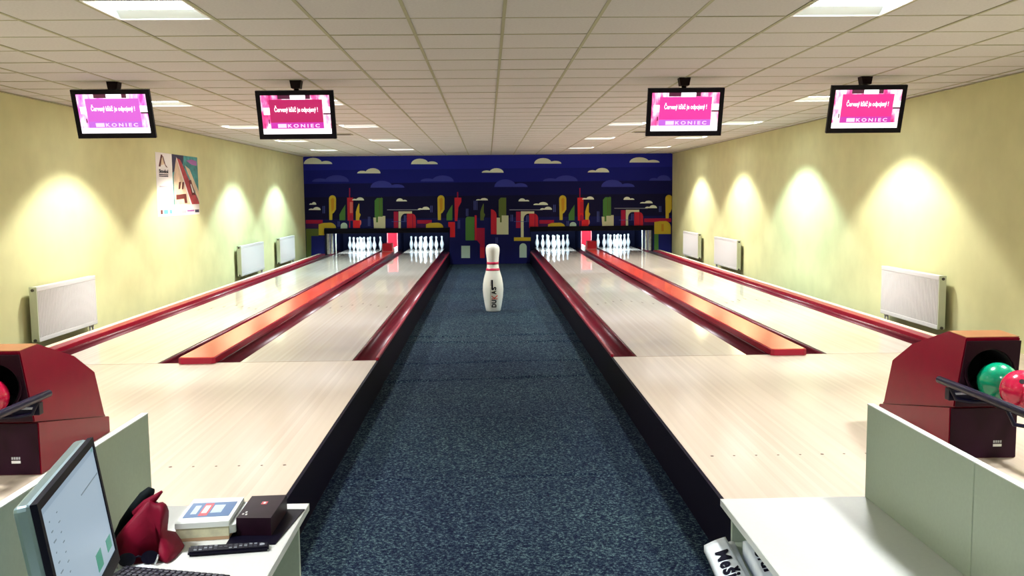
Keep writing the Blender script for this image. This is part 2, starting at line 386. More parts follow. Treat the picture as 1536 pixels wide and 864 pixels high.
def gate(x, y=0, full=False):              # x = left edge of the crimson slab; gateway to its right
    art('painted_slab', rect(x, 317.5+y, x+6.8, 342+y), 'art_crimson', 2)
    yb = 355.8+y if full else 342.4+y
    if full: art('painted_gateway', [(x+7.3, yb), (x+7.3, 317+y), (x+27.3, 317+y), (x+27.3, 320.3+y), (x+19, 320.3+y)]+arc(x+19, 329+y, 7.6, 8.7, 90, 180)+[(x+11.4, yb)], 'art_cream', 3)
    else: art('painted_gateway', [(x+7.3, yb), (x+7.3, 317+y), (x+27.3, 317+y), (x+27.3, 320.3+y), (x+17, 320.3+y)]+arc(x+17, 329+y, 6.4, 8.7, 90, 180)+[(x+10.6, yb)], 'art_cream', 3)
    art('painted_slab', rect(x+19.8, 320.3+y, x+28, 342+y), 'art_red', 4)
    art('painted_bulge', [(x+28.6, 342+y), (x+28.6, 320.5+y)]+arc(x+28.6, 328+y, 4.6, 7, 80, 0)+[(x+33.2, 342+y)], 'art_red', 4)
    windows(x+15.4, 323+y, 333+y, 2)
    art('painted_rail', rect(x-10, 314.2+y, x+40, 315.3+y), 'art_line', 2)
    art('painted_rail', rect(x-3, 332+y, x+16, 332.7+y), 'art_windows', 4)
    cloud(x+3.8, x+20, 297.5+y, 302+y); cloud(x+36, x+54, 310+y, 314.5+y, 'art_cloud', False)
    art('painted_bridge', rect(x+35, 330+y, x+57, 335.5+y), 'art_crimson', 2)
    art('painted_shade', rect(x+33.5, 336+y, x+49, 342+y), 'art_violet', 2)
def dome_yellow(x, y=0): art('painted_dome', [(x, 342+y), (x, 336.5+y), (x+6, 334.5+y)]+arc(x+17, 342+y, 9, 8, 90, 0), 'art_yellow', 3)
# left bay
tower_yellow(493.4); leaf_green(509.2); tower_red(520.6); blade_yellow(533.8); block_red(529.6); arch_white(511); cactus_block(560); gate(590.6); dome_yellow(639)
art('painted_bridge', rect(458.8, 330, 484, 335.5), 'art_crimson', 2); art('painted_shade', rect(458.8, 336, 478, 342), 'art_violet', 2)
cloud(464, 474.5, 303, 307, 'art_cloud', False); cloud(463, 481, 310.5, 315, 'art_cloud', False); cloud(528, 546, 296, 300.5, 'art_cloud', False)
art('painted_dome', [(478, 352.8), (478, 336.5), (485, 334.5)]+arc(494.5, 342, 9.5, 8, 90, 0)+[(488, 342), (486.5, 342), (486.5, 352.8)], 'art_yellow', 3)
art('painted_field', rect(459, 343, 478, 354), 'art_olive', 2); art('painted_field', rect(459.5, 354, 467, 386), 'art_olive', 2); art('painted_field', rect(467, 354, 486.6, 386), 'art_navy', 2)
windows(484, 309, 320); windows(506.5, 332, 340); windows(552, 325, 339); windows(645.5, 308.5, 318.5, 2)
# centre bay
tower_yellow(656.2); leaf_green(669.8); art('painted_antenna', rect(685.6, 288, 687.4, 297), 'art_crimson', 2)
art('painted_tower', [(681.7, 296.5), (692, 296.5), (692, 303), (687.5, 311), (686, 331.5), (682.2, 331.5)], 'art_red', 2)
art('painted_house', [(672.5, 333), (682.5, 333), (682.5, 355.8), (675, 355.8), (675, 341), (672.5, 340)], 'art_scarlet', 2)
art('painted_tower', [(698.3, 360.5), (698.3, 329)]+arc(702, 329, 3.7, 4, 180, 90)+[(711.5, 325.4), (711.5, 360.5)], 'art_green', 2)
art('painted_slab', rect(712, 323, 715, 360.5), 'art_red', 2); art('painted_slab', [(715, 342), (727, 342), (727, 371), (720, 371), (720, 366), (715, 360)], 'art_crimson', 2)
art('painted_slab', rect(720, 371, 727, 387), 'art_red', 2)
blade_yellow(720.5, 0, 'art_olive'); cloud(714, 732, 297, 300.5, 'art_cloud', False)
art('painted_bulge', [(736.4, 351.5), (736.4, 314)]+arc(736.4, 324, 8.6, 10, 80, 0)+[(745, 351.5)], 'art_red', 2)
art('painted_tower', [(748, 325), (748, 300), (751, 296.5), (759.3, 296.5), (759.3, 325)], 'art_olive', 2)
art('painted_block', [(745, 326.5), (750.5, 326.5), (750.5, 323.2), (762.7, 323.2), (762.7, 351.7), (745, 351.7)], 'art_cream', 3)
art('painted_tower_face', rect(750, 323, 752.5, 333.5), 'art_olive', 4)
gate(774, 0, True); art('painted_plinth', rect(771, 356, 796, 361.3), 'art_yellow', 3)
art('painted_door', rect(692, 368.7, 705, 387), 'art_mint', 2); art('painted_door', [(779.2, 386.3)]+arc(784.6, 370.5, 5.4, 5.5, 180, 0)+[(790, 386.3)], 'art_mint', 2)
windows(699, 313, 324); windows(710.5, 301, 315, 3); windows(686.7, 330, 343); windows(743.5, 356, 365); windows(766, 322, 332)
# right bay
dome_yellow(822); tower_yellow(838.8); leaf_green(853); tower_red(866, 0, 'art_scarlet'); blade_yellow(878, -1); block_red(872.3, -1); arch_white(854.5, -1)
cloud(873, 891, 294.7, 299.2, 'art_cloud', False); cactus_block(902.5, -1.3); gate(931.5, -2.3); cloud(800, 822, 303, 307.5, 'art_cloud', False); cloud(960, 979, 301, 305, 'art_cloud', False)
tower_yellow(998, -.6, 9.5)
art('painted_bridge', rect(982, 327.5, 1006.5, 333), 'art_crimson', 4)
art('painted_dome', [(981.5, 351)]+[(981.5, 333), (990, 331.8)]+arc(997, 341, 9.2, 9.5, 80, 0)+[(1006.2, 351)], 'art_yellow', 5)
art('painted_tower_face', rect(992, 336, 995.5, 347), 'art_ochre', 6)
art('painted_field', rect(981.5, 351, 987.7, 383), 'art_green', 2); art('painted_field', rect(987.7, 351, 1005.8, 384), 'art_navy', 3)
windows(830, 307, 318); windows(850, 331.5, 339); windows(895.5, 317, 333, 2); windows(988.5, 309, 318)

# --- approaches, subfloor and black side boards (raised platforms either side of the aisle)
for s, n in ((-1, 'left'), (1, 'right')):
    a, b = sorted((s*1.125, s*XW))
    ap = struct(box('floor_approach_'+n, a, b, YA, YF-.004, ZF, 0, 'approach_wood'), f'pale wooden bowling approach on the {n} side of the aisle', 'approach floor')
    box('nosing', a, b, YA-.02, YA, ZF, .004, 'side_black', ap)
    for i in range(11):
        x = s*(1.25+.131*i)
        obj('approach_dot', disc((x, 5.27 if s < 0 else 5.30, 0), .007 if i % 5 else .010, 'z', .0012, 10), 'dark_dot', ap)
    box('foul_line', a, b, YF-.006, YF+.004, -.05, .0008, 'foul_joint', ap)
    sub = struct(box('floor_subfloor_'+n, a, b, YF, 27.95, -.22, -.16, 'side_black'))
    a, b = sorted((s*1.105, s*1.125))
    struct(box('trim_3' if s < 0 else 'trim_4', a, b, YA-.02, YM, ZF, -.002, 'side_black'), f'black side board of the {n} platform along the carpet', 'side board')

# ================================================================== LANES
def gutter_me(x0, x1, y0, y1):
    n = 10; c = (x0+x1)/2; r = abs(x1-x0)/2; V = []; F = []
    for y in (y0, y1):
        for k in range(n+1):
            a = math.pi*k/n; V.append((c-r*math.cos(a), y, -.012-.085*math.sin(a)))
        for k in range(n+1):
            a = math.pi*(n-k)/n; V.append((c-r*math.cos(a), y, -.025-.095*math.sin(a)))
    m_ = 2*(n+1)
    for k in range(m_): F.append((k, (k+1) % m_, m_+(k+1) % m_, m_+k))
    F += [tuple(range(m_)), tuple(range(m_, 2*m_))]
    me = mesh('gutter', V, F)
    for p in me.polygons: p.use_smooth = True
    return me
LANES = []
for s, sn in ((-1, 'left'), (1, 'right')):
    for inner in (True, False):
        e0, e1 = (XIN, XO) if inner else (XI1, XO1)
        where = f'beside the carpet aisle on the {sn}' if inner else f'along the yellow {sn} wall'
        xc = s*(e0+e1)/2
        ln = thing('bowling_lane', f'glossy pale wooden bowling lane {where}', 'bowling lane', (xc, YF, 0))
        a, b = sorted((s*e0, s*e1))
        box('lane_bed', a, b, YF, 27.95, -.14, 0, 'lane_wood', ln)
        g0, g1 = sorted((s*(e0-.003), s*(e0-(.224 if inner else G))))
        obj('gutter', gutter_me(g0, g1, YF+.005, 27.9), 'gutter_red', ln)
        g0, g1 = sorted((s*(e1+.003), s*(e1+G)))
        obj('gutter', gutter_me(g0, g1, YF+.005, 27.9), 'gutter_red', ln)
        for i in range(-3, 4):
            y = YF+4.78-.155*abs(i); x = xc+i*.132
            obj('lane_arrow', prism([(x-.014, y-.075), (x+.014, y-.075), (x, y+.075)], 'z', 0, .0009), 'dark_dot', ln)
        LANES.append((xc, sn, inner))
# capping between the two lanes of a pair, edge rails and wall rails
for s, sn in ((-1, 'left'), (1, 'right')):
    x0, x1 = s*(XO+G-.018), s*(XI1-G+.018); x0, x1 = sorted((x0, x1))
    cp = thing('lane_divider', f'long orange-red capping board between the two lanes of the {sn} pair', 'lane divider', ((x0+x1)/2, YF, 0))
    poly = [(x0+.03, YF-.06), (x1-.03, YF-.06), (x1, YF-.035), (x1, 25.345), (x0, 25.345), (x0, YF-.035)]
    obj('body', prism(poly, 'z', .0015, .056), 'rail_red', cp)
    q = .012
    obj('top_sheet', prism([(x0+.03+q, YF-.06+q), (x1-.03-q, YF-.06+q), (x1-q, YF-.03), (x1-q, 25.345), (x0+q, 25.345), (x0+q, YF-.03)], 'z', .0555, .063), 'cap_orange', cp)
    box('support_rib', x0+.05, x1-.05, YF+.02, 25.345, -.165, .002, 'side_black', cp)
    # edge rail beside the carpet
    a, b = sorted((s*1.105, s*1.134))
    er = tag(box('edge_rail', a, b, YF, YM-.02, -.002, .028, 'rail_red', None, .006), f'narrow red edge rail along the carpet side of the {sn} lanes', 'edge rail')
    a, b = sorted((s*(XO1+G), s*(XO1+G+.115)))
    wrl = thing('gutter_rail', f'dark red rail between the outer {sn} gutter and the yellow wall', 'rail', ((a+b)/2, YF, 0))
    box('rail_cap', a, b, YF-.02, YM-.02, -.165, .032, 'rail_red', wrl, .008)
    a, b = sorted((s*(XO1+G+.115), s*(XO1+G+.185)))
    box('edge_strip', a, b, YF-.02, YM-.02, -.165, .036, 'beige_strip', wrl)
    # red covers at the pin end
    xc = s*(XO+DIV/2)
    rc = thing('ball_lift_cover', f'red ball lift cover standing between the {sn} pair of pin decks', 'machine cover', (xc, 25.45, .05))
    box('front_box', xc-.125, xc+.125, 25.36, 25.75, .065, .285, 'pit_red', rc, .01)
    box('box_rim', xc-.137, xc+.137, 25.352, 25.36, .066, .078, 'pink_edge', rc)
    for d in (-1, 1): box('box_rim', xc+d*.137-.008, xc+d*.137+.008, 25.352, 25.36, .078, .29, 'pink_edge', rc)
    box('rear_panel', xc-.150, xc+.150, 26.78, 26.835, -.1, .60, 'pit_red', rc)
    for d in (-1, 1): box('panel_rim', xc+d*.141-.011, xc+d*.141+.011, 26.76, 26.78, -.1, .60, 'pink_edge', rc)
    box('guide_plate', xc-s*.135-.016, xc-s*.135+.016, 25.76, 26.7, -.1, .14, 'machine_white', rc, .006)
    box('front_foot', xc-.1, xc+.1, 25.40, 25.7, -.155, .066, 'pit_red', rc)
    # white machine frame posts at the outer end of the opening
    mf = thing('machine_frame', f'white metal machine posts at the outer edge of the {sn} pin opening', 'machine frame', (s*4.4, 25.6, 0))
    for i, (dx, w_) in enumerate(((4.44, .035), (4.36, .03), (4.27, .014))):
        box('post', s*dx-w_, s*dx+w_, 25.55+.1*i, 25.62+.1*i, .004, 1.1, 'machine_white', mf, .006)
    box('crossbar', *sorted((s*4.25, s*4.47)), 25.86, 25.90, .75, .82, 'machine_white', mf)

# ================================================================== PINS
PIN = [(.0, 0), (.0257, 0), (.029, .012), (.0405, .05), (.053, .085), (.0605, .1145), (.0595, .14), (.052, .18), (.0395, .215), (.0285, .25), (.0235, .27), (.0225, .285), (.0245, .305), (.0295, .33), (.0323, .345), (.0305, .362), (.022, .376), (.010, .381)]
pin_me = lathe([(max(r, .001), z) for r, z in PIN], 16); pin_me.materials.append(M['pin_white'])
ROWS = [((0,), ['the foremost pin']), ((-.5, .5), ['the left pin of the second row', 'the right pin of the second row']),
        ((-1, 0, 1), ['the left pin of the third row', 'the middle pin of the third row', 'the right pin of the third row']),
        ((-1.5, -.5, .5, 1.5), ['the leftmost pin of the back row', 'the second pin from left in the back row', 'the third pin from left in the back row', 'the rightmost pin of the back row'])]
for (xc, sn, inner) in LANES:
    lane_word = {('left', False): 'leftmost lane', ('left', True): 'second lane from left', ('right', True): 'third lane from left', ('right', False): 'rightmost lane'}[(sn, inner)]
    for r, (xs_, names) in enumerate(ROWS):
        for dx, nm in zip(xs_, names):
            o = bpy.data.objects.new('bowling_pin', pin_me); col.objects.link(o); o.location = (xc+dx*.3048, YF+18.29+r*.264, .0005)
            tag(o, f'{nm} on the {lane_word}'.replace('the ', 'white ', 1), 'bowling pin', f'pins on the {lane_word}')
    # cool tube lamp hidden behind the hood lights this pin deck
    L_ = bpy.data.lights.new('pin_light', 'AREA'); L_.shape = 'RECTANGLE'; L_.size = 1.0; L_.size_y = .08; L_.energy = P_PIN; L_.color = (.72, .9, 1)
    lo = bpy.data.objects.new('pin_light', L_); col.objects.link(lo); lo.location = (xc, 25.78, .70)
    lo.rotation_euler = (Vector((xc, 27.2, .1))-Vector(lo.location)).to_track_quat('-Z', 'Y').to_euler()
    pl = thing('pin_deck_lamp', f'tube lamp behind the black hood above the pin deck of the {lane_word}', 'lamp', (xc, 25.75, .72))
    box('lamp_housing', xc-.52, xc+.52, 25.70, 25.80, .73, .78, 'trim_white', pl)

# --- giant display pin
GX, GY = .02, 14.80
gp = thing('giant_pin', 'giant white display pin with two red neck stripes standing on the carpet', 'display pin', (GX, GY, ZF))
H = 1.08
prof = [(.001, 0), (.110, 0), (.118, .012), (.135, .10), (.158, .24), (.166, .345), (.162, .43), (.146, .53), (.118, .63), (.098, .70), (.0925, .75), (.0925, .79), (.098, .86), (.107, .93), (.111, .98), (.108, 1.02), (.092, 1.055), (.06, 1.075), (.001, H)]
def prad(z):
    for (r0, z0), (r1, z1) in zip(prof, prof[1:]):
        if z0 <= z <= z1 and z1 > z0: return r0+(r1-r0)*(z-z0)/(z1-z0)
    return .1
pm = lathe(prof, 40, (GX, GY, ZF+.002)); obj('body', pm, 'big_pin_white', gp)
for z0, z1 in ((.655, .693), (.755, .795)):
    ring = lathe([(prad(z0)+.0025, z0), (prad((z0+z1)/2)+.0025, (z0+z1)/2), (prad(z1)+.0025, z1)], 40, (GX, GY, ZF+.002)); obj('stripe', ring, 'stripe_red', gp)
def pin_text(s, z0, z1, u0, u1, m, **kw):
    # lettering runs up the pin and hugs its round belly
    me = fitted(s, z0, z1, -u1, -u0, .0015, **kw)
    bm = bmesh.new(); bm.from_mesh(me)      # cut into narrow strips so that it bends round the belly
    for q in range(1, 12):
        bmesh.ops.bisect_plane(bm, geom=bm.verts[:]+bm.edges[:]+bm.faces[:], plane_co=(0, -u1+(u1-u0)*q/12, 0), plane_no=(0, 1, 0))
    bm.to_mesh(me); bm.free()
    for v in me.vertices:
        zz, u, d = v.co.x, -v.co.y, v.co.z
        r = prad(zz)+.002+d; a = u/r
        v.co = (GX+r*math.sin(a), GY-r*math.cos(a), ZF+.002+zz)
    return obj('lettering', me, m, gp)
uo = .012
for ch, z0, z1, m_, of in (('D', .073, .131, 'ink_black', .035), ('U', .138, .195, 'ink_black', .035), ('K', .205, .275, 'ink_red', .01), ('A', .285, .345, 'ink_black', .035), ('S', .352, .405, 'ink_black', .035)):
    pin_text(ch, z0, z1, -.028, .051 if ch != 'K' else .072, m_, offset=of)
def pin_bar(z0, z1, u0, u1, m):
    n = 6; V = []; F = []
    for i in range(n+1):
        zz = z0+(z1-z0)*i/n
        for u in (u0, u1):
            for e in (.001, .004): r = prad(zz)+e; V.append((GX+r*math.sin(u/r), GY-r*math.cos(u/r), ZF+.002+zz))
    for i in range(n):
        a = 4*i; F += [(a, a+2, a+6, a+4), (a+1, a+5, a+7, a+3), (a, a+4, a+5, a+1), (a+2, a+3, a+7, a+6)]
    F += [(0, 1, 3, 2), (4*n, 4*n+2, 4*n+3, 4*n+1)]
    return obj('lettering', mesh('bar', V, F), m, gp)
pin_bar(.36, .515, -.028, -.003, 'ink_black'); pin_bar(.42, .515, -.045, -.036, 'ink_grey'); pin_bar(.09, .40, -.048, -.044, 'ink_grey')

# ================================================================== CEILING LIGHTS
WARM, COOL, NEUT = (1, .97, .86), (.70, 1, 1.02), (.98, .99, 1)
rowname = ['rearmost row', 'above the desks', 'row before the screens', 'first row past the screens', 'second row past the screens', 'third row past the screens', 'row closest to the mural']
colname = ['along the left wall', 'over the left lane pair', 'over the right lane pair', 'along the right wall']
tintL = {(0, 3): WARM, (0, 4): WARM, (0, 5): COOL, (0, 6): COOL, (3, 3): WARM, (3, 4): COOL, (3, 5): WARM, (3, 6): WARM}
for ci, lx in enumerate(LIGHT_X):
    for ri, ly in enumerate(LIGHT_Y):
        x0, x1, y0, y1 = lx, lx+TS, ly, ly+TS
        t = thing('ceiling_light', f'square ceiling light {colname[ci]}, {rowname[ri]}', 'ceiling light', ((x0+x1)/2, (y0+y1)/2, ZC))
        e = .014; d = .042
        fr = [boxme(x0+.012, x1-.012, y0+.012, y0+.012+e, ZC-.006, ZC+.004), boxme(x0+.012, x1-.012, y1-.012-e, y1-.012, ZC-.006, ZC+.004),
              boxme(x0+.012, x0+.012+e, y0+.012+e, y1-.012-e, ZC-.006, ZC+.004), boxme(x1-.012-e, x1-.012, y0+.012+e, y1-.012-e, ZC-.006, ZC+.004)]
        obj('frame', joinme(fr), 'trim_white', t)
        a, b, c, f_ = x0+.026, x1-.026, y0+.026, y1-.026
        V = [(a, c, ZC), (b, c, ZC), (b, f_, ZC), (a, f_, ZC), (a+.012, c+.11, ZC+d), (b-.012, c+.11, ZC+d), (b-.012, f_-.11, ZC+d), (a+.012, f_-.11, ZC+d)]
        obj('reflector', mesh('refl', V, [(0, 1, 5, 4), (1, 2, 6, 5), (2, 3, 7, 6), (3, 0, 4, 7)]), 'reflector', t)
        box('diffuser', a+.010, b-.010, c+.105, f_-.105, ZC+d-.006, ZC+d, 'diffuser', t)
        tint = tintL.get((ci, ri), NEUT)
        L_ = bpy.data.lights.new('panel_light', 'SPOT'); L_.shadow_soft_size = .16; L_.energy = P_PANEL*(1.6 if ci in (0, 3) else .98); L_.color = tint; L_.spot_size = CUTOFF; L_.spot_blend = .22
        lo = bpy.data.objects.new('panel_light', L_); col.objects.link(lo); put(lo, t); lo.location = ((x0+x1)/2, (y0+y1)/2, ZC-.02)
for i, (vx, vy) in enumerate(VENTS):
    v = thing('ceiling_vent', f'dark slotted ceiling vent above the {"left" if i == 0 else "right"} lane pair', 'ceiling vent', (vx+.3, vy+.3, ZC))
    box('vent_frame', vx+.08, vx+.52, vy+.25, vy+.55, ZC-.012, ZC-.002, 'tee', v, .003)
    for k in range(4): box('slot', vx+.11, vx+.49, vy+.285+.065*k, vy+.315+.065*k, ZC-.014, ZC-.011, 'valve_dark', v)

# ================================================================== SCREENS
def emis(name, c, s): mat(name, (.02, .02, .02), .3, emit=c, estr=s)
def screen_bg(name, shift, s):   # glowing picture around the message box: pink rays fading to white
    m = bpy.data.materials.new(name); m.use_nodes = True; nt = m.node_tree; b = nt.nodes['Principled BSDF']; N = nt.nodes.new; L = nt.links.new
    tc = N('ShaderNodeTexCoord'); mp = N('ShaderNodeMapping'); mp.inputs['Scale'].default_value = (9, 1, 4); L(tc.outputs['Object'], mp.inputs[0])
    n = N('ShaderNodeTexNoise'); n.inputs['Scale'].default_value = 1.6; n.inputs['Detail'].default_value = 3; L(mp.outputs[0], n.inputs['Vector'])
    r = N('ShaderNodeValToRGB'); e = r.color_ramp.elements; e[0].position = .33; e[0].color = (.55, .01, .15, 1) if not shift else (.6, .05, .45, 1); e[1].position = .60; e[1].color = (1, .85, .92, 1)
    k = e.new(.46); k.color = (1, .12, .40, 1) if not shift else (1, .3, .8, 1)
    L(n.outputs['Fac'], r.inputs[0]); L(r.outputs[0], b.inputs['Emission Color']); b.inputs['Emission Strength'].default_value = s; b.inputs['Base Color'].default_value = (.02, .02, .02, 1)
    M[name] = m
screen_bg('screen_pink', 0, 1.15); screen_bg('screen_violet', 1, 1.25)
emis('box_magenta', (.86, .010, .26), .95); emis('box_deep', (.55, .0, .12), .85); emis('box_violet', (.66, .10, .62), 1.0); emis('box_pink', (.95, .03, .33), 1.0)
emis('band_magenta', (.62, .02, .42), .95); emis('band_violet', (.55, .12, .70), 1.0)
emis('glow_white', (1, .96, 1), 1.5); emis('glow_lilac', (.95, .62, 1), 1.1); emis('glow_dark', (.12, 0, .05), .6)
SPEC = [(-3.587, 2.572, 'screen_violet', 'box_violet', 'band_violet', 'above the left outer lane, showing a violet-tinted message'),
        (-1.865, 2.550, 'screen_pink', 'box_deep', 'band_magenta', 'above the left inner lane, showing a deep crimson message'),
        (1.858, 2.548, 'screen_pink', 'box_pink', 'band_violet', 'above the right inner lane, showing a hot pink message'),
        (3.625, 2.562, 'screen_pink', 'box_magenta', 'band_magenta', 'above the right outer lane, showing a magenta message')]
for X, ZT, sb, bb, bd, lab in SPEC:
    TW, TH, TD = .735, .462, .06; tilt = math.radians(17)
    t = thing('television', f'black-framed ceiling screen {lab}', 'screen', (X, 9.0, ZC))
    # local frame: x right, z up, y away from the viewer; tilted so that the face looks down at the players
    T = Matrix.Translation((X, 8.93, ZT)) @ Matrix.Rotation(tilt, 4, 'X') @ Matrix.Translation((0, 0, -TH))
    def tp(name, me, m, par=t): return obj(name, xf(me, T), m, par)
    b = .042; bbm = .048
    bz = joinme([boxme(-TW/2, TW/2, -.012, .02, TH-b, TH), boxme(-TW/2, TW/2, -.012, .02, 0, bbm), boxme(-TW/2, -TW/2+b, -.012, .02, bbm, TH-b), boxme(TW/2-b, TW/2, -.012, .02, bbm, TH-b)])
    tp('bezel', bz, 'tv_black'); tp('back_shell', boxme(-TW/2+.015, TW/2-.015, .012, TD, .02, TH-.02, .012), 'tv_black')
    sx, sz0, sz1 = TW/2-b, bbm, TH-b
    scr = tp('screen', boxme(-sx, sx, -.003, .006, sz0, sz1), sb)
    W_, H_ = 2*sx, sz1-sz0
    def S(u, v): return (-sx+u*W_, sz1-v*H_)
    def sheet(name, u0, v0, u1, v1, m, lift):
        x0, z1 = S(u0, v0); x1, z0 = S(u1, v1); return obj(name, xf(boxme(x0, x1, -.003-.0012*lift, -.003, z0, z1), T), m, scr)
    sheet('picture_strip', 0, .86, 1, 1, 'glow_white', 1); sheet('picture_patch', .03, .32, .12, .5, 'glow_white', 1); sheet('picture_patch', .89, .30, 1, .46, 'glow_white', 1)
    sheet('picture_patch', .25, 0, .72, .10, 'glow_dark', 1); sheet('picture_patch', .895, .46, 1, .50, 'glow_dark', 2); sheet('picture_patch', .09, .62, .105, .73, 'glow_dark', 1)
    sheet('white_tab', .43, .0, .65, .12, 'glow_white', 2)
    sheet('message_box', .12, .115, .89, .86, bb, 2); sheet('message_band', .12, .70, .89, .86, bd, 3)
    sheet('picture_patch', .22, .735, .345, .835, 'glow_lilac', 4)
    def txt(s, u0, v0, u1, v1, m, **kw):
        x0, z1 = S(u0, v0); x1, z0 = S(u1, v1); me = fitted(s, x0, x1, z0, z1, .0006, **kw)
        me.transform(Matrix.Translation((0, -.0085, 0)) @ Matrix.Rotation(math.pi/2, 4, 'X')); obj('lettering', xf(me, T), m, scr)['kind'] = 'stuff'
    txt('Červený kľúč je odpojený !', .19, .265, .82, .465, 'glow_white', offset=.018)
    txt('KONIEC', .365, .738, .83, .832, 'glow_lilac', offset=.03, space=1.5)
    # ceiling mount
    obj('mount_block', prism([(X-.055, ZC-.001), (X+.055, ZC-.001), (X+.042, ZC-.075), (X-.042, ZC-.075)], 'y', 8.99, 9.09), 'mount_black', t)
    obj('mount_arm', tubeme([(X, 9.04, ZC-.07), (X, 9.05, ZC-.15), (X, 9.075, ZC-.24)], .024, 10), 'mount_black', t)
    tp('mount_bracket', boxme(-.09, .09, TD-.002, TD+.02, .15, .35), 'mount_black')

# ================================================================== RADIATORS
def radiator(s, y0, y1, lab):
    f = 4.86; bk = 4.945; z0, z1 = .03, .625
    r = thing('radiator', lab, 'radiator', (s*4.9, (y0+y1)/2, z0))
    n = max(10, int((y1-y0)/.036)); V = []; F = []
    # front sheet with pressed vertical ribs
    pr = [(y0+.02, 0)]
    for i in range(n):
        a = y0+.02+(y1-y0-.04)*i/n; w_ = (y1-y0-.04)/n
        pr += [(a+.15*w_, 0), (a+.3*w_, .006), (a+.7*w_, .006), (a+.85*w_, 0)]
    pr.append((y1-.02, 0))
    za, zb = z0+.05, z1-.05
    for y, d in pr: V += [(s*(f-d+.006), y, za), (s*(f-d+.006), y, zb)]
    F = [(2*i, 2*i+1, 2*i+3, 2*i+2) for i in range(len(pr)-1)]
    m_ = len(V)
    for y, d in pr: V += [(s*(f+.02), y, za), (s*(f+.02), y, zb)]
    F += [(m_+2*i, m_+2*i+2, m_+2*i+3, m_+2*i+1) for i in range(len(pr)-1)]
    k = len(pr)
    F += [(2*i, 2*i+2, m_+2*i+2, m_+2*i) for i in range(k-1)]+[(2*i+1, m_+2*i+1, m_+2*i+3, 2*i+3) for i in range(k-1)]+[(0, m_, m_+1, 1), (2*k-2, 2*k-1, m_+2*k-1, m_+2*k-2)]
    obj('ribbed_front', mesh('ribs', V, F), 'radiator_white', r)
    a, b = sorted((s*f, s*(f+.025)))
    box('lower_band', a, b, y0+.005, y1-.005, z0, za, 'radiator_white', r, .006)
    box('upper_band', a, b, y0+.005, y1-.005, zb, z1-.002, 'radiator_white', r, .006)
    a, b = sorted((s*(f+.024), s*bk))
    box('rear_panel', *sorted((s*(bk-.02), s*bk)), y0+.01, y1-.01, z0, z1-.005, 'radiator_white', r)
    gr = box('top_grille', a, b, y0+.012, y1-.012, z1-.012, z1-.004, 'radiator_white', r)
    a, b = sorted((s*(f+.003), s*bk))
    for yy in (y0, y1-.012): box('side_cover', a, b, yy, yy+.012, z0+.005, z1, 'radiator_side', r, .003)
    for yy, zz in ((y0-.012, z1-.035), (y0-.014, z0+.02), (y1, z1-.03)):
        obj('plug', disc((s*4.905, yy, zz), .016, 'y', .014, 12), 'valve_dark', r)
    for i, yy in enumerate((y1-.06, y1-.14)):
        obj('pipe', tubeme([(s*4.90, yy, z0+.01), (s*4.90, yy, -.155)], .011, 8), 'radiator_white', r)
    obj('valve', tubeme([(s*4.90, y1-.10, z0-.03), (s*4.90, y1-.10, z0+.0), (s*4.90, y1-.10, z0+.02)], .02, 10), 'trim_white', r)
    for yy in (y0+.2, y1-.3): box('wall_bracket', *sorted((s*(bk-.002), s*(XW-.003))), yy, yy+.04, .2, .55, 'radiator_side', r)
for s, sn in ((-1, 'left'), (1, 'right')):
    for (y0, y1), w_ in (((9.93, 11.42), 'nearest the camera'), ((18.15, 20.0), 'in the middle of the three'), ((21.55, 23.2), 'closest to the mural')):
        radiator(s, y0, y1, f'white ribbed panel radiator on the {sn} wall, {w_}')

# ================================================================== POSTER
ps = thing('poster', 'white-bordered poster with a picture of a red-roofed house on the left wall', 'poster', (-XW, 15.08, 1.28))
PY0, PY1, PZ0, PZ1 = 14.07, 16.08, 1.285, 2.25
def pq(name, pts, m, lift, par=ps):
    P = [(PY0+u*(PY1-PY0), PZ1-v*(PZ1-PZ0)) for u, v in pts]; return obj(name, prism(P, 'x', -XW+.0005, -XW+.003+.0012*lift), m, par)
mat('poster_white', (.80, .76, .74), .4); mat('poster_teal', (.05, .26, .26), .45, noise=(7, .5)); mat('poster_dark', (.03, .025, .07), .5); mat('poster_roof', (.40, .045, .05), .5, noise=(9, .3))
mat('poster_plaster', (.66, .50, .34), .5, noise=(6, .25)); mat('poster_brown', (.12, .02, .015), .5); mat('poster_blue', (.12, .35, .50), .5); mat('poster_violet', (.35, .12, .35), .5); mat('poster_grey', (.40, .38, .42), .5)
R4 = lambda a, b, c, d: [(a, b), (c, b), (c, d), (a, d)]
sheet0 = pq('sheet', R4(0, 0, 1, 1), 'poster_white', 0)
pq('picture', R4(.36, 0, 1, .82), 'poster_teal', 1); pq('dark_sky', [(.36, 0), (.64, 0), (.62, .14), (.36, .30)], 'poster_dark', 2)
pq('pale_gable', [(.46, .06), (.38, .36), (.38, .82), (.78, .82)], 'poster_plaster', 3); pq('red_roof', [(.46, .05), (.56, .08), (1, .80), (1, .82), (.80, .82)], 'poster_roof', 3)
pq('pale_roof_edge', [(.455, .04), (.475, .06), (.80, .82), (.765, .82)], 'poster_white', 4); pq('violet_smudge', [(.70, .08), (.84, .05), (.97, .07), (.97, .15), (.84, .14)], 'poster_violet', 4); pq('ruin_wall', [(.66, .16), (.78, .22), (1, .60), (1, .78)], 'poster_plaster', 2)
for u in (.50, .58): pq('dark_window', [(u, .45), (u+.05, .44), (u+.02, .56), (u-.02, .57)], 'poster_brown', 4)
pq('dark_window', [(.74, .42), (.80, .40), (.90, .66), (.82, .66)], 'poster_brown', 5); pq('light_window', [(.78, .48), (.80, .47), (.86, .62), (.83, .62)], 'poster_white', 6)
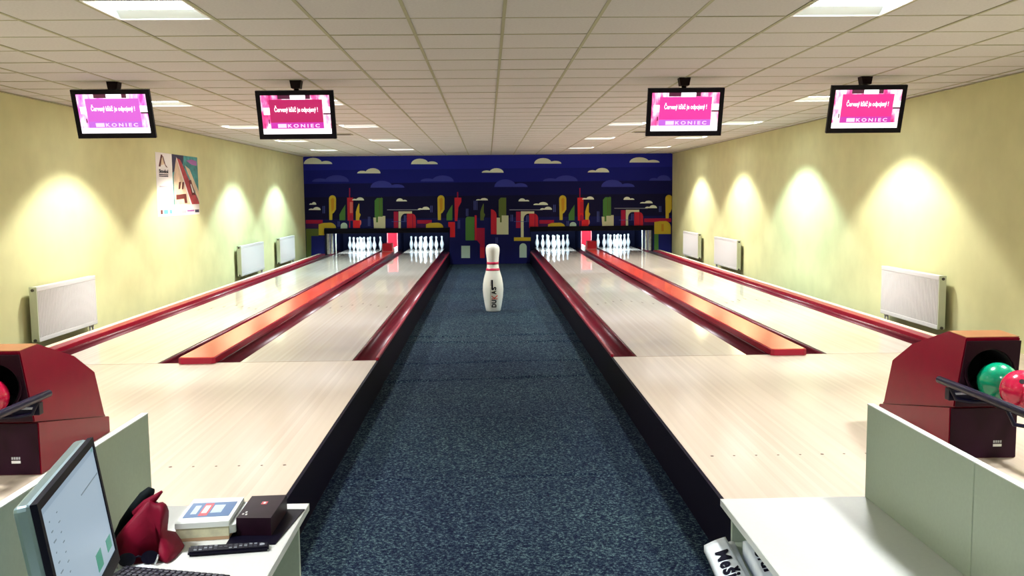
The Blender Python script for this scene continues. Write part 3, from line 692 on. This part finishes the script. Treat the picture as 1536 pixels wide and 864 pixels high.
pq('dark_porch', [(.42, .66), (.66, .64), (.66, .72), (.42, .74)], 'poster_brown', 5); pq('porch_figure', [(.60, .66), (.66, .64), (.68, .80), (.62, .80)], 'poster_brown', 6)
pq('emblem', [(.06, .22), (.12, .03), (.15, .03), (.10, .22)], 'poster_brown', 1); pq('emblem', [(.14, .04), (.17, .06), (.21, .18), (.26, .23), (.22, .22), (.18, .16)], 'poster_brown', 1); pq('emblem', [(.12, .08), (.16, .06), (.18, .18), (.10, .20)], 'poster_plaster', 1)
def ptext(s, u0, u1, v0, v1, m, **kw):
    me = fitted(s, u0*(PY1-PY0)+PY0, u1*(PY1-PY0)+PY0, PZ1-v1*(PZ1-PZ0), PZ1-v0*(PZ1-PZ0), .0008, **kw)
    for v in me.vertices: v.co = (-XW+.0055+v.co.z, v.co.x, v.co.y)
    obj('lettering', me, m, ps)['kind'] = 'stuff'
ptext('Stodol', .06, .26, .26, .32, 'ink_black', offset=.03)
for v0 in (.335, .36): pq('lettering', R4(.06, v0, .26, v0+.015), 'ink_black', 1)
for v0, m in ((.52, 'poster_grey'), (.62, 'poster_grey'), (.74, 'poster_grey')): pq('lettering', R4(.06, v0, .24, v0+.022), m, 1)
for u, w_, m in ((.06, .04, 'poster_brown'), (.13, .09, 'poster_blue'), (.26, .05, 'poster_blue'), (.34, .17, 'poster_grey'), (.53, .12, 'poster_grey'), (.68, .18, 'poster_violet'), (.88, .11, 'poster_dark')):
    pq('sponsor_mark', R4(u, .90 if w_ < .1 else .915, u+w_, .965 if w_ < .13 else .945), m, 1)

# ================================================================== BALL RETURNS
def ball(loc, m, lab, holes):
    r = .108
    t = thing('bowling_ball', lab, 'bowling ball', (loc[0], loc[1], loc[2]-r))
    bm = bmesh.new(); bmesh.ops.create_uvsphere(bm, u_segments=32, v_segments=20, radius=r); me = bpy.data.meshes.new('ball'); bm.to_mesh(me); bm.free()
    for p in me.polygons: p.use_smooth = True
    me.transform(Matrix.Translation(loc)); obj('shell', me, m, t)
    for h in holes:
        n = Vector(h).normalized(); q = n.to_track_quat('Z', 'Y').to_matrix().to_4x4()
        d = disc((0, 0, -.004), .0135, 'z', .0055, 14); d.transform(Matrix.Translation(Vector(loc)+n*(r-.0005)) @ q); obj('finger_hole', d, 'ball_hole', t)
def ball_return(s, sn):
    xi, xo = 2.588, 2.985; yn = 5.16
    t = thing('ball_return', f'dark red ball return console standing on the {sn} approach', 'ball return', (s*2.79, 5.6, 0))
    # side profile (y,z): flat top, steps down to the lanes
    upper = [(yn-.004, .305), (6.085, .115), (6.06, .14), (5.99, .432), (5.74, .578), (5.31, .722), (5.09, .715)]
    lower = [(yn, .001), (6.115, .001), (6.115, .108), (yn, .300)]
    def taper(me):     # the console narrows a little towards the top
        for v in me.vertices:
            k = (v.co.z-.11)/.61; c = 2.789; w0 = (abs(v.co.x)-c); v.co.x = s*(c + w0*(1-.20*k))
        return me
    def bevel(me, o):
        bm = bmesh.new(); bm.from_mesh(me); bmesh.ops.bevel(bm, geom=bm.edges[:], offset=o, segments=2, affect='EDGES'); bm.to_mesh(me); bm.free(); return me
    a, b = sorted((s*(xi+.006), s*(xo-.006)))
    cut = obj('cutter', disc((s*2.785, 4.8, .515), .135, 'y', .66, 40), 'hole_black')
    def hollow(o):
        md = o.modifiers.new('mouth', 'BOOLEAN'); md.operation = 'DIFFERENCE'; md.solver = 'EXACT'; md.object = cut
        bpy.context.view_layer.update(); me2 = bpy.data.meshes.new_from_object(o.evaluated_get(bpy.context.evaluated_depsgraph_get())); o.modifiers.clear(); o.data = me2
        return o
    up = hollow(obj('upper_shell', bevel(taper(prism(upper, 'x', a, b)), .005), 'return_red', t))
    tp_ = prism([(5.10, .7155), (5.305, .7222), (5.305, .7262), (5.10, .7195)], 'x', s*2.789-.152, s*2.789+.152); obj('top_reflection_sheet', tp_, 'return_top_reflection', t)  # thin sheet added over the red shell to carry the painted tan reflection
    a, b = sorted((s*xi, s*xo)); obj('base_shell', bevel(prism(lower, 'x', a, b), .004), 'return_red', t)
    # near face
    fa = prism([(s*(xi+.024), .309), (s*(xo-.024), .309), (s*(2.789+.155), .698), (s*(2.789-.155), .698)], 'y', 0, .006)
    for v in fa.vertices: v.co.y += yn-.012+(.306-v.co.z)*.165
    hollow(obj('front_plate', fa, 'return_dark', t))
    bpy.data.objects.remove(cut)
    box('base_plate', *sorted((s*(xi+.006), s*(xo-.006))), yn-.006, yn+.01, .006, .296, 'return_dark', t)
    sx = s*2.785
    yy = yn-.012+(.306-.515)*.165
    n = 32; V = []; F = []
    for r, y in ((.1345, yy-.004), (.1345, 5.455), (.128, 5.455), (.128, yy-.004)):
        V += [(sx+r*math.cos(2*math.pi*k/n), y, .515+r*math.sin(2*math.pi*k/n)) for k in range(n)]
    for q in range(4): F += [(q*n+k, q*n+(k+1) % n, ((q+1) % 4)*n+(k+1) % n, ((q+1) % 4)*n+k) for k in range(n)]
    obj('ball_mouth', mesh('mouth', V, F, True), 'hole_black', t)
    obj('mouth_back', disc((sx, 5.44, .515), .13, 'y', .01, 32), 'hole_black', t)
    n = 32; ring = []
    V = []; F = []
    for k in range(n):
        c_, s_ = math.cos(2*math.pi*k/n), math.sin(2*math.pi*k/n)
        for (r, dy) in ((.134, -.010), (.146, -.010), (.146, .004), (.134, .004)): V.append((sx+r*c_, yy+dy, .515+r*s_))
    for k in range(n):
        a = 4*k; b_ = 4*((k+1) % n)
        F += [(a+i, a+(i+1) % 4, b_+(i+1) % 4, b_+i) for i in range(4)]
    obj('mouth_ring', mesh('ring', V, F, True), 'return_dark', t)
    # little plate with writing
    box('type_plate', s*2.87-.025 if s > 0 else -2.722-.025, s*2.87+.025 if s > 0 else -2.722+.025, yn-.008, yn-.006, .070, .085, 'trim_white', t)
    for i in range(4):
        x = (2.87 if s > 0 else -2.722)-.024+.013*i; box('type_mark', x, x+.009, yn-.008, yn-.006, .092, .106, 'ink_grey', t)
    # ball rack: two side tubes, two carrying rails, cross struts and a leg
    for x in (2.54, 3.04): obj('side_tube', tubeme([(s*x, 5.20, .458), (s*x, 4.6, .462), (s*x, 3.95, .465), (s*(x+(.06 if x < 2.8 else -.06)), 3.86, .467)], .021, 12), 'rack_black', t)
    for x in (2.715, 2.863): obj('carrying_rail', tubeme([(s*x, 5.15, .372), (s*x, 3.9, .380)], .012, 8), 'rack_black', t)
    for y in (5.08, 4.5, 3.95): obj('cross_strut', tubeme([(s*2.54, y, .45), (s*2.58, y, .368), (s*2.66, y, .352), (s*2.92, y, .352), (s*3.0, y, .368), (s*3.04, y, .45)], .011, 8), 'rack_black', t)
    box('bracket', *sorted((s*2.55, s*2.70)), 5.10, 5.15, .355, .425, 'rack_black', t, .004)
    box('bracket_plate', *sorted((s*2.575, s*2.665)), 5.085, 5.10, .392, .402, 'steel', t)
    obj('rack_leg', tubeme([(s*2.789, 4.2, .352), (s*2.789, 4.2, .02)], .025, 12), 'rack_black', t)
    obj('rack_foot', disc((s*2.789, 4.2, .001), .11, 'z', .02, 20), 'rack_black', t)
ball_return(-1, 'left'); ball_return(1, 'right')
zb = .376+.012+math.sqrt(.108**2-.074**2)-.003+.006
ball((2.789, 5.03, zb+.006), 'ball_green', 'green bowling ball emerging from the mouth of the right ball return', [(.35, -.75, .55)])
ball((2.789, 4.80, zb+.006), 'ball_red', 'red bowling ball lying in front of the green ball on the right rack', [(-.42, -.72, .60), (.02, -.80, .60), (-.12, -.93, .40)])
ball((2.789, 4.578, zb+.008), 'ball_red', 'red bowling ball cut off by the right picture edge on the right rack', [(-.55, -.72, .28), (.1, -.8, .5)])
ball((-2.789, 5.03, zb+.006), 'ball_red', 'red bowling ball in the mouth of the left ball return', [(.28, -.72, .66), (.20, -.78, .55), (.36, -.76, .56)])

# ================================================================== DESKS
DZ = .45
def desk(s, sn, x_in, x_pan, yfar):
    t = thing('desk', f'white laminate desk with an upright partition, on the {sn} of the carpet', 'desk', (s*1.0, 2.4, ZF))
    def bx(name, x0, x1, y0, y1, z0, z1, m, bev=.002): return box(name, *sorted((s*x0, s*x1)), y0, y1, z0, z1, m, t, bev)
    bx('tabletop', x_in, x_pan, .9, yfar, DZ-.025, DZ, 'laminate'); bx('edge_band', x_in-.002, x_in, .9, yfar, DZ-.025, DZ-.0005, 'laminate_edge', 0)
    bx('end_panel', x_in+.03, x_pan, yfar-.045, yfar-.025, ZF+.002, DZ-.025, 'laminate_grey')
    bx('end_panel', x_in+.03, x_pan, .92, .94, ZF+.002, DZ-.025, 'laminate_grey')
    bx('partition_panel', x_pan, x_pan+.022, 2.478, yfar, ZF+.002, .786, 'laminate_grey')
    bx('partition_panel', x_pan, x_pan+.022, .9, 2.474, ZF+.002, .786, 'laminate_grey')
    bx('partition_edge', x_pan-.001, x_pan+.023, 2.478, yfar, .786, .789, 'laminate_edge', 0)
    bx('partition_edge', x_pan-.001, x_pan+.023, .9, 2.474, .786, .789, 'laminate_edge', 0)
    if s > 0: bx('shelf', x_in+.03, x_pan-.002, .95, yfar-.05, .290, .308, 'laminate_grey')
    else: bx('shelf', x_in+.12, x_pan-.002, .95, yfar-.05, -.05, -.032, 'laminate_grey')
    return t
desk(1, 'right', .767, 1.288, 3.205); desk(-1, 'left', .709, 1.262, 3.24)

# papers with big lettering on the shelf of the right desk
def folded_paper(lab, quad, z, th, words, m2='ink_black', wpos=None):
    """quad: far-left, far-right, near-right, near-left corners on the shelf"""
    t = thing('folded_paper', lab, 'paper', (quad[0][0], quad[0][1], z))
    fl, fr, nr, nl = [Vector((*q, 0)) for q in quad]
    nu, nv = 8, 10; V = []; F = []
    for lay in (0, 1):
        for j in range(nv+1):
            for i in range(nu+1):
                u, v = i/nu, j/nv; p = fl.lerp(fr, u).lerp(nl.lerp(nr, u), v)
                V.append((p.x, p.y, z+lay*th+.002*math.sin(math.pi*u)+(.0025*math.sin(6*v+2*u))))
    k = (nu+1)*(nv+1); ix = lambda l, j, i: l*k+j*(nu+1)+i
    for j in range(nv):
        for i in range(nu):
            F += [(ix(0, j, i), ix(0, j+1, i), ix(0, j+1, i+1), ix(0, j, i+1)), (ix(1, j, i), ix(1, j, i+1), ix(1, j+1, i+1), ix(1, j+1, i))]
    for i in range(nu): F += [(ix(0, 0, i), ix(0, 0, i+1), ix(1, 0, i+1), ix(1, 0, i)), (ix(0, nv, i), ix(1, nv, i), ix(1, nv, i+1), ix(0, nv, i+1))]
    for j in range(nv): F += [(ix(0, j, 0), ix(1, j, 0), ix(1, j+1, 0), ix(0, j+1, 0)), (ix(0, j, nu), ix(0, j+1, nu), ix(1, j+1, nu), ix(1, j, nu))]
    obj('sheet_stack', mesh('paper', V, F, True), 'paper', t)
    if words:
        for ch, v0, v1, u0, u1 in words:
            me = fitted(ch, v0, v1, u0, u1, .0012, offset=.028)
            for q in me.vertices:
                v, u, d = q.co.x, q.co.y, q.co.z; p = fl.lerp(fr, u).lerp(nl.lerp(nr, u), v)
                q.co = (p.x, p.y, z+th+.002*math.sin(math.pi*u)+.0025*math.sin(6*v+2*u)+.0022+d)
            obj('lettering', me, m2, t)
    return t
def gnd(px, py, z): p = at(px, py, 'z', z); return (p.x, p.y)
zp = .356
qa = [gnd(1056, 818, zp), gnd(1088, 806, zp), gnd(1139, 893, zp), gnd(1096, 907, zp)]
folded_paper('folded white paper with dark blue lettering sticking out of the right desk shelf', qa, .334, .022, [('M', .22, .37, .24, .80), ('e', .395, .485, .22, .64), ('š', .505, .59, .22, .86), ('i', .61, .645, .22, .80)])
folded_paper('second folded white paper lying behind the lettered one on the right desk shelf', [gnd(1092, 812, .330), gnd(1102, 813, .330), gnd(1136, 885, .330), gnd(1120, 893, .330)], .310, .018, None)
folded_paper('white paper with lettering mostly hidden under the right desk top', [gnd(1114, 811, .370), gnd(1140, 809, .370), gnd(1192, 878, .370), gnd(1158, 890, .370)], .312, .056, [('s', .28, .37, .2, .6), ('í', .40, .44, .2, .8), ('d', .47, .57, .2, .8), ('l', .60, .635, .2, .8)])

# ================================================================== THINGS ON THE LEFT DESK
# monitor
mo = thing('monitor', 'flat computer monitor with black bezel and silver side on the left desk', 'monitor', (-1.06, 2.09, DZ))
mA, mB = at(137, 656, 'z', .93), at(52, 757, 'z', .93); mD = mA-mB
MW, MH = mD.length, .335; rot = math.atan2(-mD.x, mD.y); tl = math.radians(-8.5)
top = (mA+mB)/2; Rm = Matrix.Rotation(rot, 4, 'Z') @ Matrix.Rotation(tl, 4, 'Y')
TM = Matrix.Translation(top) @ Rm @ Matrix.Translation((0, 0, -MH))
def mp_(name, me, m, par=mo): return obj(name, xf(me, TM), m, par)
b = .018
mp_('rear_shell', boxme(-.045, -.008, -MW/2, MW/2, 0, MH, .010), 'monitor_silver')
mp_('bezel', joinme([boxme(-.010, .004, -MW/2, MW/2, MH-b, MH), boxme(-.010, .004, -MW/2, MW/2, 0, .035), boxme(-.010, .004, -MW/2, -MW/2+b, .035, MH-b), boxme(-.010, .004, MW/2-b, MW/2, .035, MH-b)]), 'monitor_black')
emis('monitor_glow', (.52, .68, .82), .50); emis('monitor_line', (.30, .42, .50), .35); emis('monitor_green', (.05, .40, .28), .5); emis('monitor_pale', (.42, .58, .74), .46)
ms = mp_('screen', boxme(-.008, .001, -MW/2+b, MW/2-b, .035, MH-b), 'monitor_glow')
def msheet(u0, v0, u1, v1, m, name='screen_mark'):
    w_ = MW-2*b; h = MH-b-.035; y0 = -MW/2+b+u0*w_; y1 = -MW/2+b+u1*w_; z1 = MH-b-v0*h; z0 = MH-b-v1*h
    obj(name, xf(boxme(.001, .0018, y0, y1, z0, z1), TM), m, ms)
msheet(.0, .0, 1, .05, 'monitor_pale'); msheet(.95, .015, .985, .04, 'monitor_green'); msheet(.62, .245, .985, .255, 'monitor_line'); msheet(.86, .82, .96, .93, 'monitor_green'); msheet(.63, .80, .74, .95, 'monitor_green')
for i in range(9): msheet(.08, .14+.08*i, .09+.015*(i % 3), .15+.08*i, 'monitor_line')
for i in range(7): msheet(.20, .14+.08*i, .215+.01*(i % 2), .148+.08*i, 'monitor_line')
obj('stand_neck', tubeme([(-1.09, 2.08, DZ+.01), (-1.085, 2.085, .62), (-1.08, 2.085, .74)], .024, 10), 'monitor_black', mo)
obj('stand_foot', xf(boxme(-.09, .09, -.12, .12, 0, .014, .004), Matrix.Translation((-1.05, 2.08, DZ+.001)) @ Matrix.Rotation(rot, 4, 'Z')), 'monitor_black', mo)

# white carton with a blue printed lid
ct = thing('carton', 'white lidded carton with a blue printed top on the left desk', 'box', (-.99, 3.0, DZ))
a, b_, c, d = [gnd(*q, .51) for q in ((262, 787), (343, 782), (366, 746), (291, 749))]
def quadbox(q, z0, z1): return prism(q, 'z', z0, z1)
def shrink(q, k): m_ = (sum(p[0] for p in q)/4, sum(p[1] for p in q)/4); return [(m_[0]+(p[0]-m_[0])*k, m_[1]+(p[1]-m_[1])*k) for p in q]
Q = [a, b_, c, d]
obj('carton_body', quadbox(shrink(Q, .985), DZ+.001, .500), 'carton_side', ct); obj('lid', quadbox(Q, .494, .511), 'carton_white', ct)
def onq(q, u, v): A = Vector(q[0]).lerp(Vector(q[1]), u); B = Vector(q[3]).lerp(Vector(q[2]), u); p = A.lerp(B, v); return (p.x, p.y)
def patch(par, name, q, u0, v0, u1, v1, z, m): return obj(name, prism([onq(q, u0, v0), onq(q, u1, v0), onq(q, u1, v1), onq(q, u0, v1)], 'z', z, z+.0012), m, par)
patch(ct, 'blue_print', Q, .06, .22, .93, .80, .511, 'label_blue'); patch(ct, 'pale_print', Q, .16, .34, .27, .68, .5116, 'label_light')
patch(ct, 'red_print', Q, .33, .26, .50, .76, .5116, 'label_red'); patch(ct, 'pale_print', Q, .53, .36, .74, .68, .5116, 'label_light'); patch(ct, 'pale_print', Q, .36, .36, .46, .66, .5122, 'carton_white')
obj('lid_flap', prism([(b_[0]+.001, b_[1]), (c[0]+.001, c[1]), (c[0]+.016, c[1]-.01), (b_[0]+.018, b_[1]+.01)], 'z', .470, .496), 'carton_white', ct)
obj('base_stripe', prism(shrink(Q, .990), 'z', DZ+.002, DZ+.012), 'carton_brown', ct)

# black mat, black box, remote, keyboard
mt = tag(obj('desk_mat', prism([gnd(457, 764, .453), gnd(413, 816, .453), gnd(338, 818, .453), gnd(372, 764, .453)], 'z', DZ+.0005, DZ+.004), 'plastic_black'), 'flat black mat under the black box on the left desk', 'mat')
bb = thing('black_box', 'small dark box with a red logo on top, lying on the black mat', 'box', (-.83, 3.05, DZ+.004))
QB = [gnd(354, 777, .513), gnd(406, 777, .513), gnd(430, 742, .513), gnd(378, 744, .513)]
me = quadbox(QB, DZ+.0045, .513); obj('box_body', me, 'plastic_plum', bb)
patch(bb, 'red_logo', QB, .44, .58, .60, .70, .513, 'label_red'); patch(bb, 'logo_mark', QB, .50, .60, .56, .67, .5138, 'carton_white')
for u, v in ((.10, .14), (.16, .22), (.20, .12)): patch(bb, 'small_print', QB, u, v, u+.05, v+.05, .513, 'trim_white')
re_ = thing('remote_control', 'long black remote control with small keys lying on the left desk', 'remote control', (-.87, 2.81, DZ))
QR = [gnd(281, 829, .466), gnd(403, 820, .466), gnd(404, 812, .466), gnd(284, 818, .466)]
rm = prism(QR, 'z', DZ+.001, .466); bm = bmesh.new(); bm.from_mesh(rm); bmesh.ops.bevel(bm, geom=bm.edges[:], offset=.005, segments=2, affect='EDGES'); bm.to_mesh(rm); bm.free()
obj('body', rm, 'plastic_black', re_)
for i in range(14):
    for j in range(3):
        if i in (5, 6) and j != 1: continue
        m_ = 'key_grey' if (i*3+j) % 7 in (0, 3) else 'key_dark'
        u = .07+.062*i; v = .22+.24*j; patch(re_, 'key', QR, u, v, u+.036, v+.12, .466, m_)
obj('big_key', disc((*onq(QR, .915, .5), .466), .008, 'z', .002, 14), 'key_grey', re_)
kb = thing('keyboard', 'black computer keyboard cut off by the lower picture edge', 'keyboard', (-.95, 2.5, DZ))
kbx = Matrix.Translation((-.985, 2.548, DZ+.001)) @ Matrix.Rotation(math.radians(-14), 4, 'Z')
obj('body', xf(boxme(-.17, .17, -.07, .07, 0, .017, .004), kbx), 'plastic_black', kb)
kme = boxme(-.0075, .0075, -.0075, .0075, 0, .006, .0015, 1); kme.materials.append(M['key_dark'])
for j in range(6):
    for i in range(17):
        o = bpy.data.objects.new('key', kme); col.objects.link(o); o.parent = kb
        o.matrix_basis = Matrix.Translation(-Vector(kb.location)) @ kbx @ Matrix.Translation((-.152+.019*i, -.052+.0205*j, .0165))
# paper sheets by the monitor foot
tag(obj('paper_sheet', prism([gnd(176, 842, .452), gnd(222, 838, .452), gnd(236, 866, .452), gnd(190, 884, .452)], 'z', DZ+.0005, DZ+.002), 'paper'), 'loose white paper sheet beside the monitor on the left desk', 'paper')

# slumped red bag with dark strap, leaning on the partition
bg = thing('red_bag', 'dark red slumped bag with a black strap leaning against the left partition', 'bag', (-1.13, 2.86, DZ))
YB = 2.78
sil = [(196, 836), (232, 838), (252, 836), (268, 832), (270, 829), (262, 819), (252, 809), (244, 801), (245, 790), (248, 775), (249, 765), (246, 758), (240, 755), (233, 757), (226, 753), (222, 751), (215, 757), (200, 774), (186, 790), (176, 803), (174, 818), (182, 830)]
S_ = [at(px, py, 'y', YB) for px, py in sil]
pts2 = [(p.x, max(p.z, DZ+.003)) for p in S_]
cxm = sum(p[0] for p in pts2)/len(pts2); czm = sum(p[1] for p in pts2)/len(pts2)
V = []; F = []; n = len(pts2)
rings = [(-.062, .70), (-.055, .88), (-.035, .97), (0, 1.0), (.03, .98), (.05, .90), (.058, .72)]
for dy, k in rings:
    for (x, z) in pts2:
        zz = DZ+.003+(z-DZ-.003)*(k if z > DZ+.01 else 1)
        fold = .022*math.sin(38*(x-cxm)+9*(zz-DZ))*min(1, abs(dy)/.05)
        V.append((cxm+(x-cxm)*(.3+.7*k), YB+dy*(1.2 if z < DZ+.05 else .55)+fold, zz))
for j in range(len(rings)-1): F += [(j*n+i, j*n+(i+1) % n, (j+1)*n+(i+1) % n, (j+1)*n+i) for i in range(n)]
F += [tuple(range(n)), tuple(range((len(rings)-1)*n, len(rings)*n))]
obj('bag_body', mesh('bag', V, F, True), 'bag_red', bg)
fl0, fl1 = at(205, 772, 'y', YB+.02), at(243, 737, 'y', YB+.02)
obj('flap', tubeme([fl0, fl0.lerp(fl1, .4)+Vector((0, 0, .004)), fl0.lerp(fl1, .75), fl1], [.018, .016, .010, .004], 10), 'bag_red', bg)
sp = [at(px, py, 'y', YB+.06) for px, py in ((174, 806), (186, 785), (202, 764), (217, 745), (226, 737), (231, 737))]
obj('strap', tubeme(sp, [.010, .016, .019, .019, .016, .008], 12), 'strap_dark', bg)
# dark glasses leaning on the foot of the bag
gc = at(207, 826, 'y', 2.70)
sg = thing('sunglasses', 'dark glasses lying in front of the red bag on the left desk', 'sunglasses', (gc.x, gc.y, DZ))
def gl(x, y, z): return (gc.x+x, gc.y+y+.25*x, DZ+z)
for dx in (-.031, .031):
    d = prism([(.025*math.cos(2*math.pi*k/18), .020*math.sin(2*math.pi*k/18)) for k in range(18)], 'y', -.002, .002); d.transform(Matrix.Translation(gl(dx, 0, .021)) @ Matrix.Rotation(.25, 4, 'Z') @ Matrix.Rotation(-.45, 4, 'X')); obj('lens', d, 'glass_dark', sg)
obj('bridge', tubeme([gl(-.008, 0, .025), gl(0, .002, .028), gl(.008, 0, .025)], .003, 8), 'plastic_black', sg)
for dx, y1_ in ((-.055, -.022), (.055, -.018)): obj('temple', tubeme([gl(dx, 0, .026), gl(dx, y1_*.6, .018), gl(dx*.9, y1_, .005)], .003, 8), 'steel', sg)
